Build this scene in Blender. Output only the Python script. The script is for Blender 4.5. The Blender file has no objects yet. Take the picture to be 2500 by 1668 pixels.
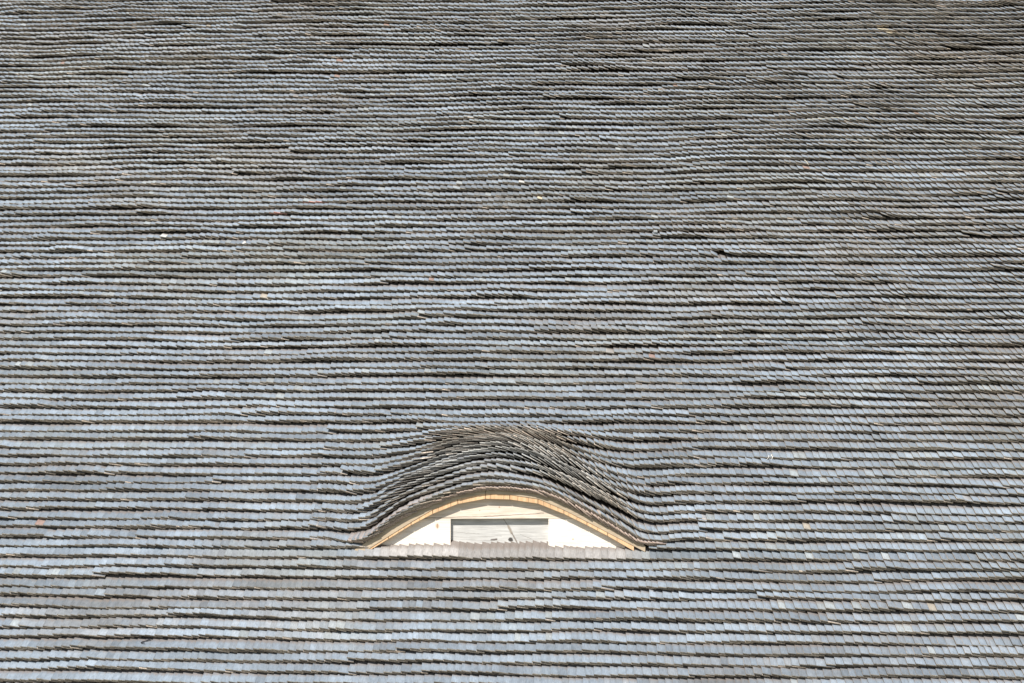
import bpy, math, random
import numpy as np

# ------------------------------------------------------------------ camera, sky, sun
SC = bpy.context.scene
COL = SC.collection
PITCH = math.radians(45.0)                 # pitch of the roof slope
CP, SP = math.cos(PITCH), math.sin(PITCH)
from mathutils import Matrix, Vector

cam_d = bpy.data.cameras.new('camera')
cam = bpy.data.objects.new('camera', cam_d)
COL.objects.link(cam)
R = Matrix(((0.9993079721, 0.0, 0.0371964634),
            (0.0371641484, -0.0416746452, -0.9984398079),
            (0.0015501494, 0.9991312346, -0.0416458052)))
cam.matrix_world = Matrix.Translation(Vector((0.86002, -19.44254, 1.92925))) @ R.to_4x4()
cam_d.sensor_width = 36.0
cam_d.lens = 36.0 * 3600.0 / 2500.0
cam_d.clip_end = 3000.0
SC.camera = cam

SUN_EL, SUN_AZ = math.radians(48.0), math.radians(22.0)   # high, in front of the slope, a little to the left
w = bpy.data.worlds.new('World')
SC.world = w
w.use_nodes = True
nt = w.node_tree
sky = nt.nodes.new('ShaderNodeTexSky')
sky.sky_type = 'NISHITA'
sky.sun_disc = False
sky.sun_elevation = SUN_EL
sky.sun_rotation = math.radians(180.0) + SUN_AZ
nt.links.new(sky.outputs['Color'], nt.nodes['Background'].inputs['Color'])
nt.nodes['Background'].inputs['Strength'].default_value = 0.075

sun_d = bpy.data.lights.new('sun', 'SUN')
sun_d.energy = 4.6
sun_d.angle = math.radians(0.5)
sun_d.color = (1.0, 0.95, 0.88)
sun = bpy.data.objects.new('sun', sun_d)
COL.objects.link(sun)
to_sun = Vector((-math.sin(SUN_AZ) * math.cos(SUN_EL), -math.cos(SUN_AZ) * math.cos(SUN_EL), math.sin(SUN_EL)))
sun.rotation_euler = to_sun.to_track_quat('Z', 'Y').to_euler()
sun.location = (-15, -30, 40)

SC.view_settings.view_transform = 'Standard'
SC.view_settings.look = 'None'
SC.view_settings.exposure = 0.55
SC.view_settings.gamma = 1.0

rng = np.random.default_rng(11)


# ------------------------------------------------------------------ helpers
def tag(o, label=None, cat=None, group=None, kind=None):
    if label: o['label'] = label
    if cat: o['category'] = cat
    if group: o['group'] = group
    if kind: o['kind'] = kind
    return o


def empty(name, loc=(0, 0, 0), parent=None):
    o = bpy.data.objects.new(name, None)
    o.empty_display_size = 0.2
    COL.objects.link(o)
    o.parent = parent
    o.location = loc
    return o


def mesh_obj(name, verts, faces, mats, parent=None, mat_idx=None):
    me = bpy.data.meshes.new(name)
    me.from_pydata([tuple(v) for v in verts], [], faces)
    for m in (mats if isinstance(mats, (list, tuple)) else [mats]):
        me.materials.append(m)
    if mat_idx is not None:
        me.polygons.foreach_set('material_index', mat_idx)
    me.update()
    o = bpy.data.objects.new(name, me)
    COL.objects.link(o)
    o.parent = parent
    return o


def bevel(o, wd=0.004, seg=2):
    m = o.modifiers.new('bevel', 'BEVEL')
    m.width = wd
    m.segments = seg
    m.limit_method = 'ANGLE'
    m.angle_limit = math.radians(40)
    return o


def prism(name, pts, y0, y1, mat, parent=None, bev=0.003):
    """closed outline pts (x,z), counter-clockwise seen from -y, extruded from y0 (front) to y1"""
    n = len(pts)
    v = [(x, y0, z) for x, z in pts] + [(x, y1, z) for x, z in pts]
    f = [tuple(range(n)), tuple(range(2 * n - 1, n - 1, -1))]
    for i in range(n):
        j = (i + 1) % n
        f.append((j, i, i + n, j + n))
    o = mesh_obj(name, v, f, mat, parent)
    if bev: bevel(o, bev)
    return o


def smooth01(t):
    t = np.clip(t, 0, 1)
    return t * t * (3 - 2 * t)


class Noise1:
    """smooth value noise along a line"""
    def __init__(self, ell, lo=-16.0, hi=16.0):
        self.lo, self.ell = lo - rng.random() * ell, ell
        self.v = rng.uniform(-1, 1, int((hi - lo) / ell) + 5)

    def __call__(self, x):
        t = (np.asarray(x) - self.lo) / self.ell
        i = np.clip(np.floor(t).astype(int), 0, len(self.v) - 2)
        f = smooth01(t - i)
        return self.v[i] * (1 - f) + self.v[i + 1] * f


class Noise2:
    """sum of random waves over the slope"""
    def __init__(self, lx, ls, n=36):
        self.kx = rng.normal(0, 1, n) * 2 * math.pi / lx * 0.6
        self.ks = rng.normal(0, 1, n) * 2 * math.pi / ls * 0.6
        self.ph = rng.uniform(0, 2 * math.pi, n)
        self.n = n

    def __call__(self, x, s):
        x = np.asarray(x)[..., None]
        s = np.asarray(s)[..., None]
        return np.sin(x * self.kx + s * self.ks + self.ph).sum(-1) / math.sqrt(self.n / 2) * 0.6


# ------------------------------------------------------------------ materials
def new_mat(name):
    m = bpy.data.materials.new(name)
    m.use_nodes = True
    t = m.node_tree
    return m, t, t.nodes['Principled BSDF']


def N(t, typ, **kw):
    n = t.nodes.new(typ)
    for k, v in kw.items():
        if k in n.inputs.keys() if isinstance(k, str) else False:
            n.inputs[k].default_value = v
        else:
            setattr(n, k, v)
    return n


def math_n(t, op, a, b=None, c=None, clamp=False):
    n = t.nodes.new('ShaderNodeMath')
    n.operation = op
    n.use_clamp = clamp
    for i, v in enumerate((a, b, c)):
        if v is None: continue
        if isinstance(v, (int, float)): n.inputs[i].default_value = v
        else: t.links.new(v, n.inputs[i])
    return n.outputs[0]


def mix_c(t, fac, a, b, mode='MIX'):
    n = t.nodes.new('ShaderNodeMix')
    n.data_type = 'RGBA'
    n.blend_type = mode
    n.clamp_factor = True
    for s, v in ((0, fac), (6, a), (7, b)):
        if isinstance(v, (int, float)): n.inputs[s].default_value = v
        elif isinstance(v, tuple): n.inputs[s].default_value = (*v, 1.0) if len(v) == 3 else v
        else: t.links.new(v, n.inputs[s])
    return n.outputs[2]


def ramp(t, fac, stops):
    n = t.nodes.new('ShaderNodeValToRGB')
    e = n.color_ramp.elements
    while len(e) < len(stops): e.new(0.5)
    for el, (p, c) in zip(e, stops):
        el.position = p
        el.color = (c, c, c, 1) if isinstance(c, (int, float)) else (*c, 1)
    t.links.new(fac, n.inputs[0])
    return n.outputs[0]


def noise_n(t, vec, scale, detail=3.0, rough=0.55, dist=0.0):
    n = t.nodes.new('ShaderNodeTexNoise')
    n.inputs['Scale'].default_value = scale
    n.inputs['Detail'].default_value = detail
    n.inputs['Roughness'].default_value = rough
    n.inputs['Distortion'].default_value = dist
    t.links.new(vec, n.inputs['Vector'])
    return n.outputs['Fac']


def mapping(t, vec, scale, loc=(0, 0, 0)):
    n = t.nodes.new('ShaderNodeMapping')
    n.inputs['Scale'].default_value = scale
    n.inputs['Location'].default_value = loc
    t.links.new(vec, n.inputs['Vector'])
    return n.outputs[0]


EXPO = 0.163            # exposure of one course along the slope


def shingle_top_mat():
    m, t, b = new_mat('weathered_shingle_face')
    col = t.nodes.new('ShaderNodeVertexColor'); col.layer_name = 'tint'
    uv = t.nodes.new('ShaderNodeUVMap'); uv.uv_map = 'grain'
    grain = noise_n(t, mapping(t, uv.outputs[0], (160, 9, 1)), 1.0, 4.0, 0.65)
    g = ramp(t, grain, [(0.3, 0.70), (0.5, 0.98), (0.72, 1.22)])
    c = mix_c(t, 1.0, col.outputs['Color'], g, 'MULTIPLY')
    blot = noise_n(t, mapping(t, uv.outputs[0], (26, 12, 1), (3, 7, 0)), 1.0, 4.0, 0.6)
    c = mix_c(t, 1.0, c, ramp(t, blot, [(0.32, 0.82), (0.55, 1.0), (0.75, 1.12)]), 'MULTIPLY')
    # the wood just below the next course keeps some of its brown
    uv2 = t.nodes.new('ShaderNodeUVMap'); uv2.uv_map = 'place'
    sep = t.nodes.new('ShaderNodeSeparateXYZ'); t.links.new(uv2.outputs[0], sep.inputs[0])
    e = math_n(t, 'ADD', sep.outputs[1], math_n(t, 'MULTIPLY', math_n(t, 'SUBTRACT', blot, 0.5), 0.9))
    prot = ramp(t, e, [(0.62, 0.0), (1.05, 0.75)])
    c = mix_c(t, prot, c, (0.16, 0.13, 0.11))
    # small pale specks of lichen and droppings
    sp = noise_n(t, mapping(t, uv.outputs[0], (75, 55, 1), (11, 5, 0)), 1.0, 1.0, 0.5)
    c = mix_c(t, ramp(t, sp, [(0.79, 0.0), (0.83, 0.8)]), c, (0.62, 0.62, 0.60))
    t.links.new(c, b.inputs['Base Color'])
    b.inputs['Roughness'].default_value = 0.72
    b.inputs['Specular IOR Level'].default_value = 0.35
    bm = t.nodes.new('ShaderNodeBump')
    bm.inputs['Strength'].default_value = 0.35
    bm.inputs['Distance'].default_value = 0.003
    t.links.new(grain, bm.inputs['Height'])
    t.links.new(bm.outputs[0], b.inputs['Normal'])
    return m


def shingle_end_mat():
    m, t, b = new_mat('shingle_end_grain')
    col = t.nodes.new('ShaderNodeVertexColor'); col.layer_name = 'tint'
    g = t.nodes.new('ShaderNodeNewGeometry')
    n = noise_n(t, g.outputs['Position'], 70.0, 3.0, 0.6)
    c = mix_c(t, 1.0, col.outputs['Color'], ramp(t, n, [(0.3, 0.5), (0.52, 0.95), (0.75, 1.5)]), 'MULTIPLY')
    t.links.new(c, b.inputs['Base Color'])
    b.inputs['Roughness'].default_value = 0.9
    b.inputs['Specular IOR Level'].default_value = 0.15
    return m


def wood_mat(name, base, dark, axis='x', scale=1.0, rough=0.7, knots=0.0, marks=None, contrast=1.0):
    """sawn wood: long grain along axis, faint rings, optional marks built by a callback"""
    m, t, b = new_mat(name)
    tc = t.nodes.new('ShaderNodeTexCoord')
    o = tc.outputs['Object']
    sc = {'x': (3, 60, 60), 'y': (60, 3, 60), 'z': (60, 60, 3)}[axis]
    sc = tuple(v * scale for v in sc)
    warp = noise_n(t, mapping(t, o, tuple(v * 0.12 for v in sc)), 1.0, 2.0, 0.5)
    v = t.nodes.new('ShaderNodeVectorMath'); v.operation = 'ADD'
    t.links.new(mapping(t, o, sc), v.inputs[0])
    sv = t.nodes.new('ShaderNodeVectorMath'); sv.operation = 'SCALE'
    sv.inputs['Scale'].default_value = 3.0
    wc = t.nodes.new('ShaderNodeCombineXYZ')
    for i in range(3): t.links.new(warp, wc.inputs[i])
    t.links.new(wc.outputs[0], sv.inputs[0]); t.links.new(sv.outputs[0], v.inputs[1])
    g = noise_n(t, v.outputs[0], 1.0, 5.0, 0.65)
    f = ramp(t, g, [(0.5 - 0.22 / contrast, 1.0), (0.5 + 0.16 / contrast, 0.0)])
    c = mix_c(t, f, base, dark)
    pat = noise_n(t, o, 2.6, 3.0, 0.5)
    c = mix_c(t, 1.0, c, ramp(t, pat, [(0.3, 0.86), (0.7, 1.08)]), 'MULTIPLY')
    if marks: c = marks(t, o, c)
    t.links.new(c, b.inputs['Base Color'])
    b.inputs['Roughness'].default_value = rough
    b.inputs['Specular IOR Level'].default_value = 0.25
    bm = t.nodes.new('ShaderNodeBump')
    bm.inputs['Strength'].default_value = 0.25
    bm.inputs['Distance'].default_value = 0.003
    t.links.new(g, bm.inputs['Height']); t.links.new(bm.outputs[0], b.inputs['Normal'])
    return m


def line_mark(t, o, c, p0, p1, wd, col, wob=0.02, wscale=9.0):
    """a crack from p0 to p1 (x,z) in the board's face"""
    sep = t.nodes.new('ShaderNodeSeparateXYZ'); t.links.new(o, sep.inputs[0])
    x, z = sep.outputs[0], sep.outputs[2]
    nz = math_n(t, 'MULTIPLY', math_n(t, 'SUBTRACT', noise_n(t, o, wscale, 3.0, 0.6), 0.5), wob * 2)
    dx, dz = p1[0] - p0[0], p1[1] - p0[1]
    L = math.hypot(dx, dz)
    ux, uz = dx / L, dz / L
    rx = math_n(t, 'SUBTRACT', x, p0[0]); rz = math_n(t, 'SUBTRACT', z, p0[1])
    along = math_n(t, 'ADD', math_n(t, 'MULTIPLY', rx, ux), math_n(t, 'MULTIPLY', rz, uz))
    perp = math_n(t, 'ADD', math_n(t, 'ADD', math_n(t, 'MULTIPLY', rx, -uz), math_n(t, 'MULTIPLY', rz, ux)), nz)
    d = math_n(t, 'DIVIDE', math_n(t, 'ABSOLUTE', perp), wd)
    f = math_n(t, 'SUBTRACT', 1.4, d, clamp=True)
    inside = math_n(t, 'MULTIPLY', math_n(t, 'GREATER_THAN', along, 0.0), math_n(t, 'LESS_THAN', along, L))
    return mix_c(t, math_n(t, 'MULTIPLY', f, inside), c, col)


def spot_mark(t, o, c, p, r, col, edge=0.35, ell=1.0):
    sep = t.nodes.new('ShaderNodeSeparateXYZ'); t.links.new(o, sep.inputs[0])
    dx = math_n(t, 'SUBTRACT', sep.outputs[0], p[0])
    dz = math_n(t, 'MULTIPLY', math_n(t, 'SUBTRACT', sep.outputs[2], p[1]), ell)
    d = math_n(t, 'SQRT', math_n(t, 'ADD', math_n(t, 'MULTIPLY', dx, dx), math_n(t, 'MULTIPLY', dz, dz)))
    d = math_n(t, 'ADD', d, math_n(t, 'MULTIPLY', math_n(t, 'SUBTRACT', noise_n(t, o, 30.0, 3.0), 0.5), r * 0.8))
    f = math_n(t, 'DIVIDE', math_n(t, 'SUBTRACT', r, d), r * edge, clamp=True)
    return mix_c(t, f, c, col)


M_TOP = shingle_top_mat()
M_END = shingle_end_mat()


def lintel_marks(t, o, c):
    c = line_mark(t, o, c, (-1.15, 0.405), (-0.20, 0.43), 0.004, (0.16, 0.12, 0.09), 0.012, 5.0)
    c = line_mark(t, o, c, (-0.24, 0.43), (0.56, 0.480), 0.0045, (0.14, 0.10, 0.08), 0.012, 5.0)
    c = spot_mark(t, o, c, (-0.03, 0.555), 0.014, (0.45, 0.33, 0.24))
    return spot_mark(t, o, c, (-0.29, 0.51), 0.009, (0.42, 0.32, 0.24))


def side_marks(t, o, c):
    c = spot_mark(t, o, c, (-0.85, 0.305), 0.032, (0.50, 0.36, 0.25), 0.6, 0.8)
    c = line_mark(t, o, c, (-0.852, 0.27), (-0.846, 0.335), 0.004, (0.3, 0.2, 0.13), 0.004)
    return spot_mark(t, o, c, (0.94, 0.14), 0.015, (0.52, 0.40, 0.30))


def hatch_marks(t, o, c):
    c = line_mark(t, o, c, (0.02, 0.40), (0.09, 0.29), 0.004, (0.20, 0.16, 0.13), 0.012)
    c = line_mark(t, o, c, (0.08, 0.31), (0.135, 0.20), 0.015, (0.30, 0.26, 0.215), 0.018, 14.0)
    c = line_mark(t, o, c, (0.13, 0.215), (0.215, 0.06), 0.009, (0.20, 0.175, 0.15), 0.015, 14.0)
    c = spot_mark(t, o, c, (0.118, 0.122), 0.036, (0.065, 0.06, 0.055), 0.3, 1.1)
    c = line_mark(t, o, c, (-0.15, 0.118), (-0.06, 0.126), 0.010, (0.12, 0.10, 0.09), 0.012, 20.0)
    c = line_mark(t, o, c, (-0.66, 0.215), (-0.30, 0.20), 0.0022, (0.25, 0.23, 0.21), 0.02, 7.0)
    c = line_mark(t, o, c, (0.23, 0.19), (0.40, 0.13), 0.0025, (0.25, 0.23, 0.21), 0.03, 9.0)
    return line_mark(t, o, c, (-0.55, 0.15), (0.0, 0.165), 0.002, (0.28, 0.26, 0.24), 0.02, 6.0)


M_LINTEL = wood_mat('pale_lintel_wood', (0.77, 0.69, 0.59), (0.55, 0.45, 0.35), 'x', 1.0, marks=lintel_marks)
M_SIDE = wood_mat('pale_board_wood', (0.83, 0.775, 0.695), (0.66, 0.58, 0.48), 'x', 0.8, marks=side_marks)
M_HATCH = wood_mat('grey_weathered_board', (0.64, 0.635, 0.61), (0.36, 0.35, 0.335), 'x', 1.1, 0.8, marks=hatch_marks, contrast=0.9)
M_FASCIA = wood_mat('fascia_wood', (0.54, 0.44, 0.32), (0.36, 0.28, 0.19), 'x', 1.0)
M_SOFFIT = wood_mat('orange_end_grain', (0.74, 0.50, 0.30), (0.58, 0.35, 0.18), 'z', 0.5)
M_SPLIT = wood_mat('split_in_wood', (0.09, 0.055, 0.03), (0.04, 0.025, 0.015), 'z')
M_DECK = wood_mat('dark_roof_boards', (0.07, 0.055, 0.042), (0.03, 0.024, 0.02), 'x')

# ------------------------------------------------------------------ ground, far below the frame
m_g, t_g, b_g = new_mat('dry_ground')
tcg = t_g.nodes.new('ShaderNodeTexCoord')
t_g.links.new(mix_c(t_g, noise_n(t_g, tcg.outputs['Object'], 0.4, 5.0), (0.12, 0.13, 0.07), (0.20, 0.19, 0.13)), b_g.inputs['Base Color'])
b_g.inputs['Roughness'].default_value = 0.95
S_EAVE, S_RIDGE = -3.05, 15.9
X0, X1 = -12.4, 11.6
ZG = S_EAVE * SP - 6.0
tag(mesh_obj('ground', [(-600, -600, ZG), (600, -600, ZG), (600, 600, ZG), (-600, 600, ZG)], [(0, 1, 2, 3)], m_g), kind='structure')

# ------------------------------------------------------------------ the roof surface
YW = 0.07                                   # front of the dormer's wall
ARCH = np.array([(-2.02, -0.055), (-1.833, 0.055), (-1.56, 0.25), (-1.276, 0.446), (-0.94, 0.602), (-0.602, 0.725), (-0.221, 0.814),
                 (0.10, 0.802), (0.501, 0.755), (0.77, 0.655), (1.026, 0.524), (1.414, 0.323), (1.821, 0.093), (2.06, -0.045)])
S_F = (YW - 0.100) / CP                      # where the hood's front would stand on the slope
Z_F = S_F * SP
ROW_F, ROW_C = 1, 14                        # first course on the hood, course where it dies into the slope
SIG_F, SIG_C = ROW_F * EXPO, ROW_C * EXPO

_xs = np.linspace(-4, 4, 1601)
_z = np.interp(_xs, ARCH[:, 0], ARCH[:, 1] - Z_F, left=0, right=0)
_z = np.maximum(_z, 0)
_k = np.exp(-0.5 * (np.arange(-60, 61) * 0.005 / 0.07) ** 2)
_z = np.convolve(_z, _k / _k.sum(), 'same')
_tail = np.convolve(np.maximum(np.interp(_xs, ARCH[:, 0], ARCH[:, 1] - Z_F, left=0, right=0), 0), np.ones(161) / 161, 'same')
_zf = np.maximum(_z, _tail * smooth01((np.abs(_xs) - 1.2) / 0.7))
H_A = float(_zf.max())


def z_hood(x, u):
    zf = np.interp(x, _xs, _zf)
    zb = H_A * 1.13 * (0.5 + 0.5 * np.cos(np.pi * np.clip((x + 0.04) / np.where(x < -0.04, 2.15, 2.0), -1, 1))) ** 1.25
    m = smooth01((u - 0.30) / 0.65)
    return zb * (1 - m) + zf * m


und_a, und_b = Noise2(4.2, 2.4), Noise2(1.7, 0.75)


def surf(x, sig, n, hood):
    """roof coordinates (x, course distance, height) -> world; hood: bulged by the eyebrow dormer"""
    x = np.asarray(x, float); sig = np.asarray(sig, float)

    def base(x, sig):
        flat = smooth01((np.hypot(x * 0.55, (sig - 0.5)) - 1.0) / 0.8)
        nn = 0.020 * und_a(x, sig) + 0.0085 * und_b(x, sig) * (0.35 + 0.65 * flat)
        nn = nn * (0.3 + 0.7 * flat)
        s = sig.copy()
        if hood:
            u = np.clip(1 - (sig - SIG_F) / (SIG_C - SIG_F), 0, 1.15)
            us = np.where(u < 1, u * u / (u + 0.10) * 1.10, 1.0)
            g = 1 - np.clip(1 - us, 0, 1) ** 2.2
            z = z_hood(x, np.minimum(u, 1))
            pull = (1 - smooth01((np.abs(x - 0.02) - 1.70) / 0.75)) * (S_F - SIG_F)
            s = sig + np.minimum(us, 1) * (SP * z) + pull * u ** 1.6
            nn = nn * (1 - 0.8 * smooth01(u * 3)) + CP * z * g
        return np.stack([x, s * CP - nn * SP, s * SP + nn * CP], -1)

    P = base(x, sig)
    h = 0.03
    a = base(x + h, sig) - base(x - h, sig)
    b = base(x, sig + h) - base(x, sig - h)
    nr = np.cross(a, b)
    nr /= np.linalg.norm(nr, axis=-1, keepdims=True)
    return P + nr * np.asarray(n)[..., None]


# ------------------------------------------------------------------ shingles
class Shingles:
    def __init__(self):
        self.V, self.T, self.UV, self.PL, self.MI = [], [], [], [], []

    def add(self, x, e, wd, sig, n_l, n_r, L, th, fall, skew, top, end_a, end_b, hood, vplace=1.0):
        """one course piece; every argument an array over its shingles"""
        k = len(x)
        cols = [x, x + e, x + wd]
        cn = [n_l, n_l + (n_r - n_l) * e / wd, n_r]
        pts = []
        for zi in (0, 1):                       # 0 upper face, 1 lower face
            for r in (0, 1):                    # 0 butt, 1 head
                for c in range(3):
                    sg = sig + (L if r else -0.75 * th * zi) + skew * (cols[c] - x)
                    nn = cn[c] - (fall * L if r else 0.0) - (th if zi == 0 else 0) * 0 - (th * (0.55 if r else 1.0) if zi else 0.0)
                    pts.append(surf(cols[c] + (skew * -L if r else 0.0), sg, nn, hood))
        V = np.stack(pts, 1)                    # k,12,3
        self.V.append(V)
        # faces: index = zi*6 + r*3 + c
        u0, u1 = rng.random(k) * 50, rng.random(k) * 50
        U = np.zeros((k, 8, 4, 2)); Pm = np.zeros((k, 8, 4, 2)); T = np.zeros((k, 8, 4, 4)); T[..., 3] = 1
        xs = [np.zeros(k), e, wd]
        for f, (c0, c1) in enumerate(((0, 1), (1, 2))):
            for q, (c, r) in enumerate(((c0, 0), (c1, 0), (c1, 1), (c0, 1))):
                U[:, f, q, 0] = u0 + xs[c]; U[:, f, q, 1] = u1 + (L if r else 0)
                Pm[:, f, q, 0] = xs[c] / e; Pm[:, f, q, 1] = (L if r else 0) / EXPO * vplace
        T[:, 0, :, :3] = top[:, None]
        T[:, 1, :, :3] = (0.75 * top + 0.25 * end_b)[:, None]
        T[:, 2, :, :3] = end_a[:, None]; T[:, 3, :, :3] = end_b[:, None]
        T[:, 4:6, :, :3] = (end_b * 0.30)[:, None, None]  # undersides coloured darker to deepen the shade in the gaps
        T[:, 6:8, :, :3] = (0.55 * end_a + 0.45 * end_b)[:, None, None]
        self.T.append(T); self.UV.append(U); self.PL.append(Pm)

    FACES = np.array([(0, 1, 4, 3), (1, 2, 5, 4), (6, 7, 1, 0), (7, 8, 2, 1), (9, 10, 7, 6), (10, 11, 8, 7), (0, 3, 9, 6), (8, 11, 5, 2)])

    def build(self, name, parent):
        V = np.concatenate(self.V); k = len(V)
        F = (self.FACES[None] + (np.arange(k) * 12)[:, None, None]).reshape(-1)
        nf = k * 8
        me = bpy.data.meshes.new(name)
        me.vertices.add(k * 12); me.loops.add(nf * 4); me.polygons.add(nf)
        me.vertices.foreach_set('co', V.reshape(-1).astype(np.float32))
        me.loops.foreach_set('vertex_index', F.astype(np.int32))
        me.polygons.foreach_set('loop_start', np.arange(0, nf * 4, 4, dtype=np.int32))
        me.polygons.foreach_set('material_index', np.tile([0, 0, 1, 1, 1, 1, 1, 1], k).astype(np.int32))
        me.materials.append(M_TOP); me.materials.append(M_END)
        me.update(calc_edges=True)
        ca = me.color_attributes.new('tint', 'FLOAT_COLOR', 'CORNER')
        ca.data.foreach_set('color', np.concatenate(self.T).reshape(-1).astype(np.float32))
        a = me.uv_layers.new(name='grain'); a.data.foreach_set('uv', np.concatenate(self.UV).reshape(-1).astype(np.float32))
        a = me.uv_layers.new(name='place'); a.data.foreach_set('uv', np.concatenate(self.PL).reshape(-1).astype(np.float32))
        me.validate()
        o = bpy.data.objects.new(name, me)
        COL.objects.link(o)
        o.parent = parent
        return o


patch_brown, patch_green, patch_lum = Noise2(3.2, 1.6), Noise2(2.6, 1.2), Noise2(2.4, 0.9)
GREY = np.array((0.188, 0.226, 0.268))


SPECIAL = [('missing', 37, 3.33, 1), ('pink ends', 46, -3.42, 2), ('cream', 79, 6.95, 2), ('cream', 78, 7.05, 2), ('white', 40, -5.80, 1),
           ('cream', 46, 0.40, 1), ('white', 49, 0.12, 1), ('pink ends', 44, -4.0, 1)]


def course(dst, k, xa, xb, hood, e_mean=0.100, lift=0.0, sig_off=0.0, narrow=1.0, pink=0.0, calm=1.0, rt0=0.0200, w_mean=0.225, vplace=1.0, hood_k=None, sill=0.0):
    """lay course k from xa to xb, left edges showing, each shingle under its right neighbour"""
    ew = Noise1(1.3); wn = Noise1(1.1); wn2 = Noise1(0.45); ws = Noise1(1.6); ws2 = Noise1(0.5); rate = Noise1(0.7); tone = Noise1(0.55)
    tone2 = Noise1(2.4); endt = Noise1(0.6)
    xs, x = [], xa
    while x < xb:
        xs.append(x)
        x += e_mean * narrow * (1 + 0.16 * float(ew(x))) * rng.uniform(0.80, 1.20)
    x = np.array(xs)
    e = np.append(np.diff(x), e_mean)
    m = len(x)
    # packs: where a new bundle starts the first shingle stands proud of its neighbour
    saw = np.zeros(m); sj = np.zeros(m); tj = np.zeros(m); wj = np.zeros(m)
    xb0 = xa + rng.exponential(1.8)
    while xb0 < xb:
        h = rng.uniform(0.3, 1.0) ** 1.5 * 0.040 * calm
        d = x - xb0
        on = d >= 0
        saw += np.where(on, h * np.exp(-np.clip(d, 0, 9) / rng.uniform(0.2, 0.6)), 0)
        sj = np.where(on, rng.normal(0, 0.010) * calm, sj)
        tj = np.where(on, rng.normal(0, 0.10), tj)
        wj = np.where(on, rng.uniform(-0.03, 0.05), wj)
        xb0 += rng.exponential(2.6) + 0.4
    wd = np.clip(w_mean + wj * w_mean / 0.235 + rng.normal(0, 0.014, m), w_mean * 0.78, w_mean * 1.3)
    rt = rt0 * (1 + 0.6 * np.clip(rate(x), 0, 1))
    wave = (0.011 + 0.020 * wn(x) + 0.009 * wn2(x)).clip(-0.003) * calm
    th = rng.uniform(0.0105, 0.0165, m)
    drop = rt / 0.1 * wd + 0.3 * saw
    n_r = th + 0.002 + wave + 0.35 * saw + rng.normal(0, 0.0008, m) + lift * np.clip((2.05 - np.abs(x)) / 0.6, 0, 1)
    n_l = n_r + drop
    fall = (th + (rt0 / 0.1 * w_mean) + 0.003 + 0.6 * wave + 0.5 * saw + lift * 0.25) / EXPO
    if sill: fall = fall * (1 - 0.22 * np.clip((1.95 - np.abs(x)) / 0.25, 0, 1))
    sig = k * EXPO + sig_off + (0.016 * ws(x) + 0.007 * ws2(x)) * calm + sj + rng.normal(0, 0.0028, m)
    stick = rng.random(m) < 0.004
    sig -= stick * rng.uniform(0.008, 0.025, m)
    L = rng.uniform(0.40, 0.44, m)
    skew = rng.normal(0, 0.010, m)
    # colours
    s = k * EXPO
    lum = (1 + 0.13 * tone(x) + 0.08 * tone2(x) + 0.11 * patch_lum(x, np.full(m, s)) + tj) * rng.normal(1, 0.085, m)
    br = np.clip(patch_brown(x, np.full(m, s)) * 0.9 + rng.normal(0, 0.25, m) - 0.15, 0, 1)[:, None] * 0.5
    gr = np.clip(patch_green(x, np.full(m, s)) * 0.9 + rng.normal(0, 0.2, m) - 0.2, 0, 1)[:, None] * 0.45
    top = GREY[None] * (1 - br) + np.array((0.198, 0.190, 0.180))[None] * br
    top = top * (1 - gr) + np.array((0.205, 0.225, 0.215))[None] * gr
    top = top * np.clip(lum, 0.55, 1.5)[:, None]
    pale = rng.random(m) < np.where(tone2(x * 1.7) > 0.72, 0.14, 0.002)
    top[pale] = np.array((0.255, 0.285, 0.30)) * rng.uniform(0.85, 1.2, (pale.sum(), 1))
    yel = rng.random(m) < 0.0002
    top[yel] = np.array((0.33, 0.30, 0.25)) * rng.uniform(0.7, 1.1, (yel.sum(), 1))
    red = rng.random(m) < 0.0006
    top[red] = np.array((0.26, 0.18, 0.155))
    if pink: top = top * (1 - pink) + np.array((0.34, 0.28, 0.25)) * pink
    et = np.exp(rng.normal(0, 0.42, m)) * (1 + 0.45 * endt(x)) * 1.08
    et = np.minimum(et, 1.7)
    end_b = np.array((0.41, 0.335, 0.265))[None] * et[:, None]
    rd = rng.random(m)[:, None]
    end_b = end_b * (1 - 0.25 * rd) + np.array((0.24, 0.215, 0.175))[None] * et[:, None] * 0.25 * rd
    end_a = np.array((0.165, 0.15, 0.125))[None] * rng.uniform(0.6, 1.4, (m, 1))
    if hood_k is not None:
        gw = 1 - abs(hood_k - 5.5) / 4.5
        gw = np.clip(gw, 0, 1) * np.clip(1 - (np.abs(x + 0.1) - 0.9) / 0.8, 0, 1)[:, None] * 0.85
        end_b = end_b * (1 - gw) + np.array((0.40, 0.385, 0.35)) * gw * et[:, None]
        end_a = end_a * (1 - gw) + np.array((0.30, 0.30, 0.285)) * gw * et[:, None]
    if sill:  # light bounced off the wall and sheltered wood, both put into a warm tint
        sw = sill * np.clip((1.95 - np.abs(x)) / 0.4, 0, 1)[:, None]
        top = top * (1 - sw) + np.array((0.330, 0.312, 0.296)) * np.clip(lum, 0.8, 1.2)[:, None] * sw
    if pink:
        end_b = end_b * (1 - pink) + np.array((0.50, 0.38, 0.31)) * pink * rng.uniform(0.8, 1.15, (m, 1))
        end_a = end_a * (1 - pink) + np.array((0.42, 0.32, 0.26)) * pink
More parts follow.
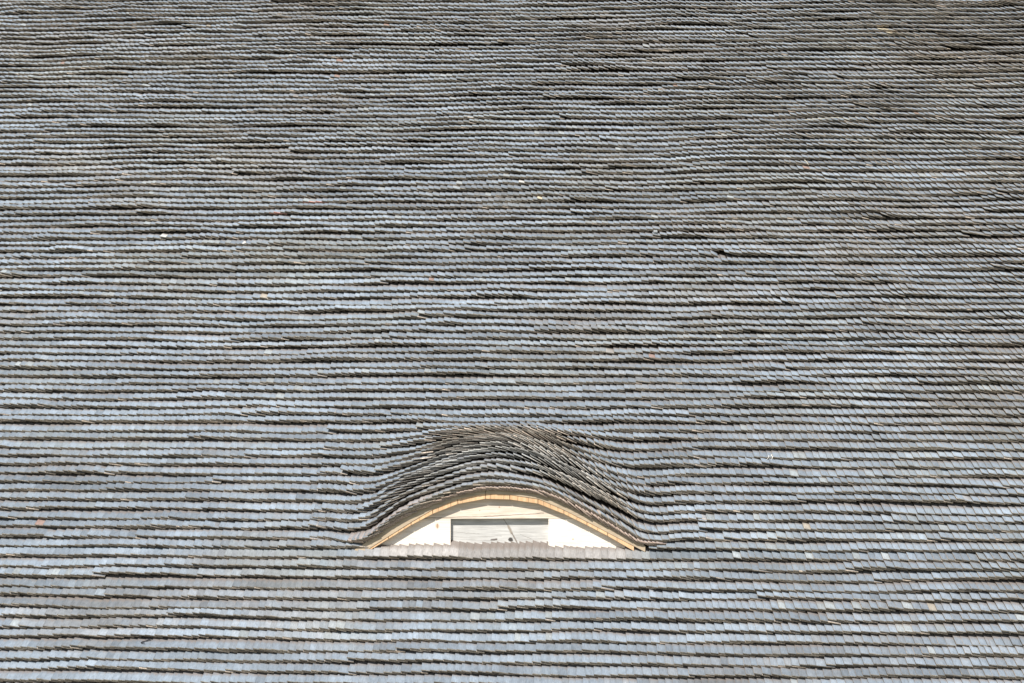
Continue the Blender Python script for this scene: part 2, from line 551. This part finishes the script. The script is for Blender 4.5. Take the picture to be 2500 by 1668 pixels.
    # single pieces that stand out on the old roof
    for kind, sk, sx, cnt in SPECIAL:
        if sk != k or not (xa <= sx < xb): continue
        i = int(np.argmin(np.abs(x + 0.5 * e - sx)))
        if kind == 'pink ends':
            end_a[i:i + cnt] = (0.52, 0.27, 0.21); end_b[max(i - 2, 0):i + cnt] = (0.55, 0.30, 0.23)
        elif kind == 'cream':
            top[i:i + cnt] = (0.50, 0.45, 0.32)
        elif kind == 'white':
            top[i:i + cnt] = (0.48, 0.49, 0.47)
        elif kind == 'missing':
            for j in (1, 2, 3):
                if i - j >= 0: wd[i - j] = min(wd[i - j], x[i] - x[i - j] + 0.004)
            keep = np.arange(m) != i
            x, e, wd, sig, n_l, n_r, L, th, fall, skew = [q[keep] for q in (x, e, wd, sig, n_l, n_r, L, th, fall, skew)]
            top, end_a, end_b = top[keep], end_a[keep], end_b[keep]
            e = np.minimum(e, wd * 0.999)
    dst.add(x, e, wd, sig, n_l, n_r, L, th, fall, skew, top, end_a, end_b, hood, vplace)


building = tag(empty('wooden_building', (0, 0, 0)),
               'old building with a steep roof of grey weathered wood shingles and an eyebrow dormer', 'building')
roof = Shingles()
hood = Shingles()
HX0, HX1 = -2.55, 2.6                       # the stretch of the courses that bulges over the dormer
for k in range(-18, 97):
    if k < 0 or k > ROW_C + 1:
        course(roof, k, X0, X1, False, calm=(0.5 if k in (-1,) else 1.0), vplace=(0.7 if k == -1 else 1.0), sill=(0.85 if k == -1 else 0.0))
    elif k == 0:
        course(roof, k, X0, -1.93, False)
        course(roof, k, 1.93, X1, False)
    else:
        course(roof, k, X0, HX0, True)
        course(hood, k, HX0, HX1, True, e_mean=0.086, calm=0.9, rt0=0.0215 + 0.004 * (k > 2), hood_k=k, lift=0.045 * max(0.0, 1 - (k - 1) / 6.0))
        course(roof, k, HX1, X1, True)
course(hood, ROW_F - 0.12, -2.0, 2.02, True, e_mean=0.058, lift=-0.010, pink=0.85, calm=0.2, rt0=0.030, w_mean=0.20)
course(hood, ROW_F + 0.10, -2.0, 2.0, True, e_mean=0.062, lift=0.036, pink=0.5, calm=0.3, rt0=0.026, w_mean=0.20)
roof.build('roof_shingles', building)

# boards the shingles are nailed on
gx, gs = np.meshgrid(np.linspace(X0, X1, 121), np.linspace(S_EAVE + 0.1, S_RIDGE, 95), indexing='ij')
def deck(gx, gs, n, flag, name, parent):
    P = surf(gx, gs, np.full(gx.shape, n), flag).reshape(-1, 3)
    a, b = gx.shape
    f = [(i * b + j, (i + 1) * b + j, (i + 1) * b + j + 1, i * b + j + 1) for i in range(a - 1) for j in range(b - 1)]
    return mesh_obj(name, P, f, M_DECK, parent)
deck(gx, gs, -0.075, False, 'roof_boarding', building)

# walls and gable end under the slope
m_w, t_w, b_w = new_mat('lime_plaster')
tcw = t_w.nodes.new('ShaderNodeTexCoord')
t_w.links.new(mix_c(t_w, noise_n(t_w, tcw.outputs['Object'], 1.5, 5.0), (0.55, 0.51, 0.44), (0.70, 0.66, 0.58)), b_w.inputs['Base Color'])
b_w.inputs['Roughness'].default_value = 0.95
ye, ze = (S_EAVE + 0.5) * CP, (S_EAVE + 0.5) * SP - 0.12
yr, zr = S_RIDGE * CP, S_RIDGE * SP - 0.12
sec = [(ye, ZG), (2 * yr - ye, ZG), (2 * yr - ye, ze), (yr, zr), (ye, ze)]
nv = [(X0 + 0.4, y, z) for y, z in sec] + [(X1 - 0.4, y, z) for y, z in sec]
mesh_obj('wall', nv, [(0, 1, 2, 3, 4), (9, 8, 7, 6, 5), (0, 4, 9, 5), (1, 6, 7, 2), (2, 7, 8, 3)], m_w, building)

# ------------------------------------------------------------------ the eyebrow dormer
dormer = empty('eyebrow_dormer', (0, 0, 0), building)
hood.build('hood_shingles', dormer)
hx, hs = np.meshgrid(np.linspace(-2.3, 2.3, 93), np.linspace(SIG_F + 0.09, SIG_C, 30), indexing='ij')
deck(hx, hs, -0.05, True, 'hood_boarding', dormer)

TOP = ARCH
MID = np.array([(-1.90, -0.10), (-1.686, 0.046), (-1.188, 0.359), (-0.905, 0.526), (-0.582, 0.663), (-0.211, 0.738), (0.111, 0.725), (0.501, 0.667),
                (0.832, 0.523), (1.123, 0.375), (1.395, 0.235), (1.704, 0.077), (1.98, -0.065)])
BOT = np.array([(-1.80, -0.055), (-1.672, 0.025), (-1.189, 0.319), (-0.906, 0.468), (-0.573, 0.600), (-0.212, 0.669), (0.110, 0.661), (0.481, 0.608),
                (0.822, 0.475), (1.123, 0.330), (1.395, 0.190), (1.569, 0.090), (1.80, -0.04)])
f_top = lambda x: np.interp(x, TOP[:, 0], TOP[:, 1])
f_mid = lambda x: np.interp(x, MID[:, 0], MID[:, 1])
f_bot = lambda x: np.interp(x, BOT[:, 0], BOT[:, 1])


def strip(name, x0, x1, lo, hi, y0, y1, mat, bev=0.003, n=24, skew=0.0):
    xs = np.linspace(x0, x1, n)
    pts = [(float(a), float(lo(a))) for a in xs] + [(float(a) + skew, float(hi(a))) for a in xs[::-1]]
    return prism(name, pts, y0, y1, mat, dormer, bev)


strip('fascia_board', -1.93, -0.213, f_mid, lambda x: f_top(x) + 0.004, YW - 0.092, YW + 0.03, M_FASCIA, n=40)
strip('fascia_board', -0.207, 1.885, f_mid, lambda x: f_top(x) + 0.004, YW - 0.092, YW + 0.03, M_FASCIA, n=40)
joints = [-1.78, -1.487, -1.189, -0.906, -0.573, -0.212, 0.110, 0.481, 0.822, 1.123, 1.395, 1.74]
cracks = {1: [0.45, 0.7], 2: [0.4], 3: [0.22, 0.72], 4: [0.15], 5: [0.2, 0.75], 6: [0.27, 0.67], 7: [0.22, 0.5, 0.78], 8: [0.2, 0.55], 9: [0.5], 10: [0.35]}
for i in range(len(joints) - 1):
    a, b = joints[i] + 0.003, joints[i + 1] - 0.003
    # each board end is a straight chord, so the arch reads as facets
    xa, xb = np.array([a, b]), None
    lo = lambda x, a=a, b=b: f_bot(a) + (f_bot(b) - f_bot(a)) * (x - a) / (b - a)
    o = strip('soffit_board', a, b, lo, lambda x: f_mid(x) + 0.02, YW - 0.084, YW + 0.22, M_SOFFIT, 0.004, 6)
    # end checks: thin dark splits standing in the end grain
    for c in cracks.get(i, []):
        xc = a + (b - a) * c
        z0, z1 = float(lo(xc)), float(f_mid(xc)) + 0.004
        wv = rng.uniform(-0.012, 0.012)
        v = [(xc - 0.0016, YW - 0.0855, z0 + 0.003), (xc + 0.0016, YW - 0.0855, z0 + 0.003), (xc + 0.0018 + wv, YW - 0.0855, z1), (xc - 0.0018 + wv, YW - 0.0855, z1)]
        v += [(p[0], YW - 0.06, p[2]) for p in v]
        mesh_obj('split', v, [(0, 1, 2, 3), (1, 0, 4, 5), (2, 1, 5, 6), (3, 2, 6, 7), (0, 3, 7, 4)], M_SPLIT, o)

LB = lambda x: 0.394 + (np.asarray(x) + 1.047) * 0.0096
xs = np.linspace(-1.06, 0.955, 40)
prism('lintel_board', [(float(a), float(LB(a)) + 0.0015) for a in xs] + [(float(a), float(max(f_bot(a) + 0.025, LB(a) + 0.006))) for a in xs[::-1]], YW - 0.003, YW + 0.16, M_LINTEL, dormer, 0.002)
xs = np.linspace(-1.80, -0.674, 30)
prism('side_board', [(-1.80, -0.12), (-0.674, -0.12)] + [(float(a), float(min(f_bot(a) + 0.025, LB(a) - 0.0015))) for a in xs[::-1]], YW, YW + 0.16, M_SIDE, dormer, 0.002)
xs = np.linspace(0.617, 1.78, 30)
prism('side_board', [(0.617, -0.12), (1.78, -0.12)] + [(float(a), float(min(f_bot(a) + 0.025, LB(a) - 0.0015))) for a in xs[::-1]], YW, YW + 0.16, M_SIDE, dormer, 0.002)
prism('hatch_board', [(-0.70, -0.12), (0.64, -0.12), (0.64, 0.42), (-0.70, 0.42)], YW + 0.075, YW + 0.11, M_HATCH, dormer, 0.0)

# ------------------------------------------------------------------ loose bits lying on the shingles
from mathutils.bvhtree import BVHTree
_me = bpy.data.objects['roof_shingles'].data
_co = np.zeros(len(_me.vertices) * 3, np.float32); _me.vertices.foreach_get('co', _co)
_lv = np.zeros(len(_me.loops), np.int32); _me.loops.foreach_get('vertex_index', _lv)
BVH = BVHTree.FromPolygons(_co.reshape(-1, 3).tolist(), _lv.reshape(-1, 4).tolist())
NV = Vector((0, -SP, CP)); DV = Vector((0, CP, SP)); XV = Vector((1, 0, 0))


def on_shingles(x, s):
    p = XV * x + DV * s
    hit = BVH.ray_cast(p + NV * 0.6, -NV)
    return hit[0] if hit[0] is not None else p + NV * 0.05


def plain(name, c, rough=0.8):
    m, t, b = new_mat(name)
    g = t.nodes.new('ShaderNodeNewGeometry')
    n = noise_n(t, g.outputs['Position'], 120.0, 3.0)
    t.links.new(mix_c(t, 1.0, c, ramp(t, n, [(0.3, 0.7), (0.7, 1.2)]), 'MULTIPLY'), b.inputs['Base Color'])
    b.inputs['Roughness'].default_value = rough
    return m


M_STRAW, M_TWIG = plain('dry_straw', (0.66, 0.62, 0.50)), plain('dark_bark', (0.022, 0.022, 0.026))
M_CHIP, M_BLOCK = plain('white_chalk', (0.80, 0.77, 0.70)), plain('grey_block', (0.24, 0.25, 0.25))


def stalk(name, pts, rad, mat, drape=1.0):
    """a thin tapered stalk lying on the shingles along roof points (x, s)"""
    P = []
    for (xa, sa), (xb, sb) in zip(pts[:-1], pts[1:]):
        for q in range(6): P.append((xa + (xb - xa) * q / 6, sa + (sb - sa) * q / 6))
    P.append(pts[-1])
    H = np.array([on_shingles(*p).dot(NV) for p in P])
    H2 = np.array([H[max(0, i - 3):i + 4].max() for i in range(len(H))])
    H2 = np.convolve(np.pad(H2, 2, 'edge'), np.ones(5) / 5, 'valid') + rad * 0.8
    C = [XV * p[0] + DV * p[1] + NV * h for p, h in zip(P, H2)]
    v, f, m = [], [], 7
    for i, c in enumerate(C):
        tg = (C[min(i + 1, len(C) - 1)] - C[max(i - 1, 0)]).normalized()
        a = tg.cross(NV).normalized(); b = a.cross(tg)
        rr = rad * (1.0 - 0.55 * i / (len(C) - 1))
        for j in range(m):
            t = 2 * math.pi * j / m
            v.append(c + (a * math.cos(t) + b * math.sin(t)) * rr)
    for i in range(len(C) - 1):
        for j in range(m):
            f.append((i * m + j, i * m + (j + 1) % m, (i + 1) * m + (j + 1) % m, (i + 1) * m + j))
    f.append(tuple(range(m - 1, -1, -1))); f.append(tuple((len(C) - 1) * m + j for j in range(m)))
    o0 = C[0]
    o = mesh_obj(name, [q - o0 for q in v], f, mat)
    o.location = o0
    return o


def lump(name, x, s, size, mat, rot=0.0, square=False):
    """a small solid piece resting on the shingles"""
    p = on_shingles(x, s)
    import bmesh
    bm = bmesh.new()
    if square:
        bmesh.ops.create_cube(bm, size=1.0)
        bmesh.ops.bevel(bm, geom=bm.edges[:], offset=0.07, segments=2, affect='EDGES')
    else:
        bmesh.ops.create_icosphere(bm, subdivisions=2, radius=0.5)
    for vv in bm.verts:
        k = 1.0 + (0.0 if square else 0.35 * math.sin(vv.co.x * 9 + vv.co.y * 7) * math.cos(vv.co.z * 8))
        vv.co = Vector((vv.co.x * size[0] * k, vv.co.y * size[1] * k, vv.co.z * size[2] * k))
    me = bpy.data.meshes.new(name); bm.to_mesh(me); bm.free()
    me.materials.append(mat)
    o = bpy.data.objects.new(name, me); COL.objects.link(o)
    B = Matrix((XV, DV, NV)).transposed() @ Matrix.Rotation(rot, 3, 'Z')
    o.matrix_world = Matrix.Translation(p + NV * size[2] * 0.42) @ B.to_4x4()
    return o


tag(stalk('twig', [(-4.340, -1.478), (-4.378, -1.512), (-4.420, -1.530), (-4.437, -1.548), (-4.425, -1.566), (-4.395, -1.572), (-4.375, -1.588)], 0.0075, M_TWIG),
    'short black twig bent into a hook on the shingles near the lower left corner', 'twig')
tag(stalk('twig', [(-3.915, 4.302), (-3.945, 4.282), (-3.990, 4.270), (-4.03, 4.275)], 0.004, M_TWIG),
    'thin dark wisp of a twig lying on a shingle above and left of the dormer', 'twig')
tag(stalk('straw', [(4.960, 8.60), (4.985, 8.50), (5.005, 8.42)], 0.0065, M_STRAW),
    'short straight pale straw lying across a dark gap between two courses at upper right', 'straw')
tag(stalk('straw', [(5.10, 9.80), (5.40, 9.815), (5.70, 9.845), (5.80, 9.80), (5.86, 9.76), (5.95, 9.815), (6.04, 9.83)], 0.0055, M_STRAW),
    'long thin pale straw trailing along one course of shingles at upper right', 'straw')
tag(stalk('straw', [(3.650, 1.64), (3.645, 1.605), (3.625, 1.59), (3.610, 1.565)], 0.004, M_CHIP),
    'smaller of two curled white fibres on a shingle right of the dormer', 'straw', 'curled white fibres right of the dormer')
tag(stalk('straw', [(3.700, 1.675), (3.682, 1.655), (3.705, 1.625), (3.690, 1.59), (3.682, 1.565)], 0.005, M_CHIP),
    'larger of two curled white fibres on a shingle right of the dormer', 'straw', 'curled white fibres right of the dormer')
tag(lump('stone_chip', -4.425, 6.375, (0.042, 0.060, 0.036), M_CHIP, -0.5),
    'small white stone chip caught under a course of shingles left of centre', 'stone chip')
tag(lump('wood_block', 2.305, 6.600, (0.062, 0.062, 0.055), M_BLOCK, 0.1, True),
    'small square grey wooden block resting on a shingle right of centre', 'wood block')
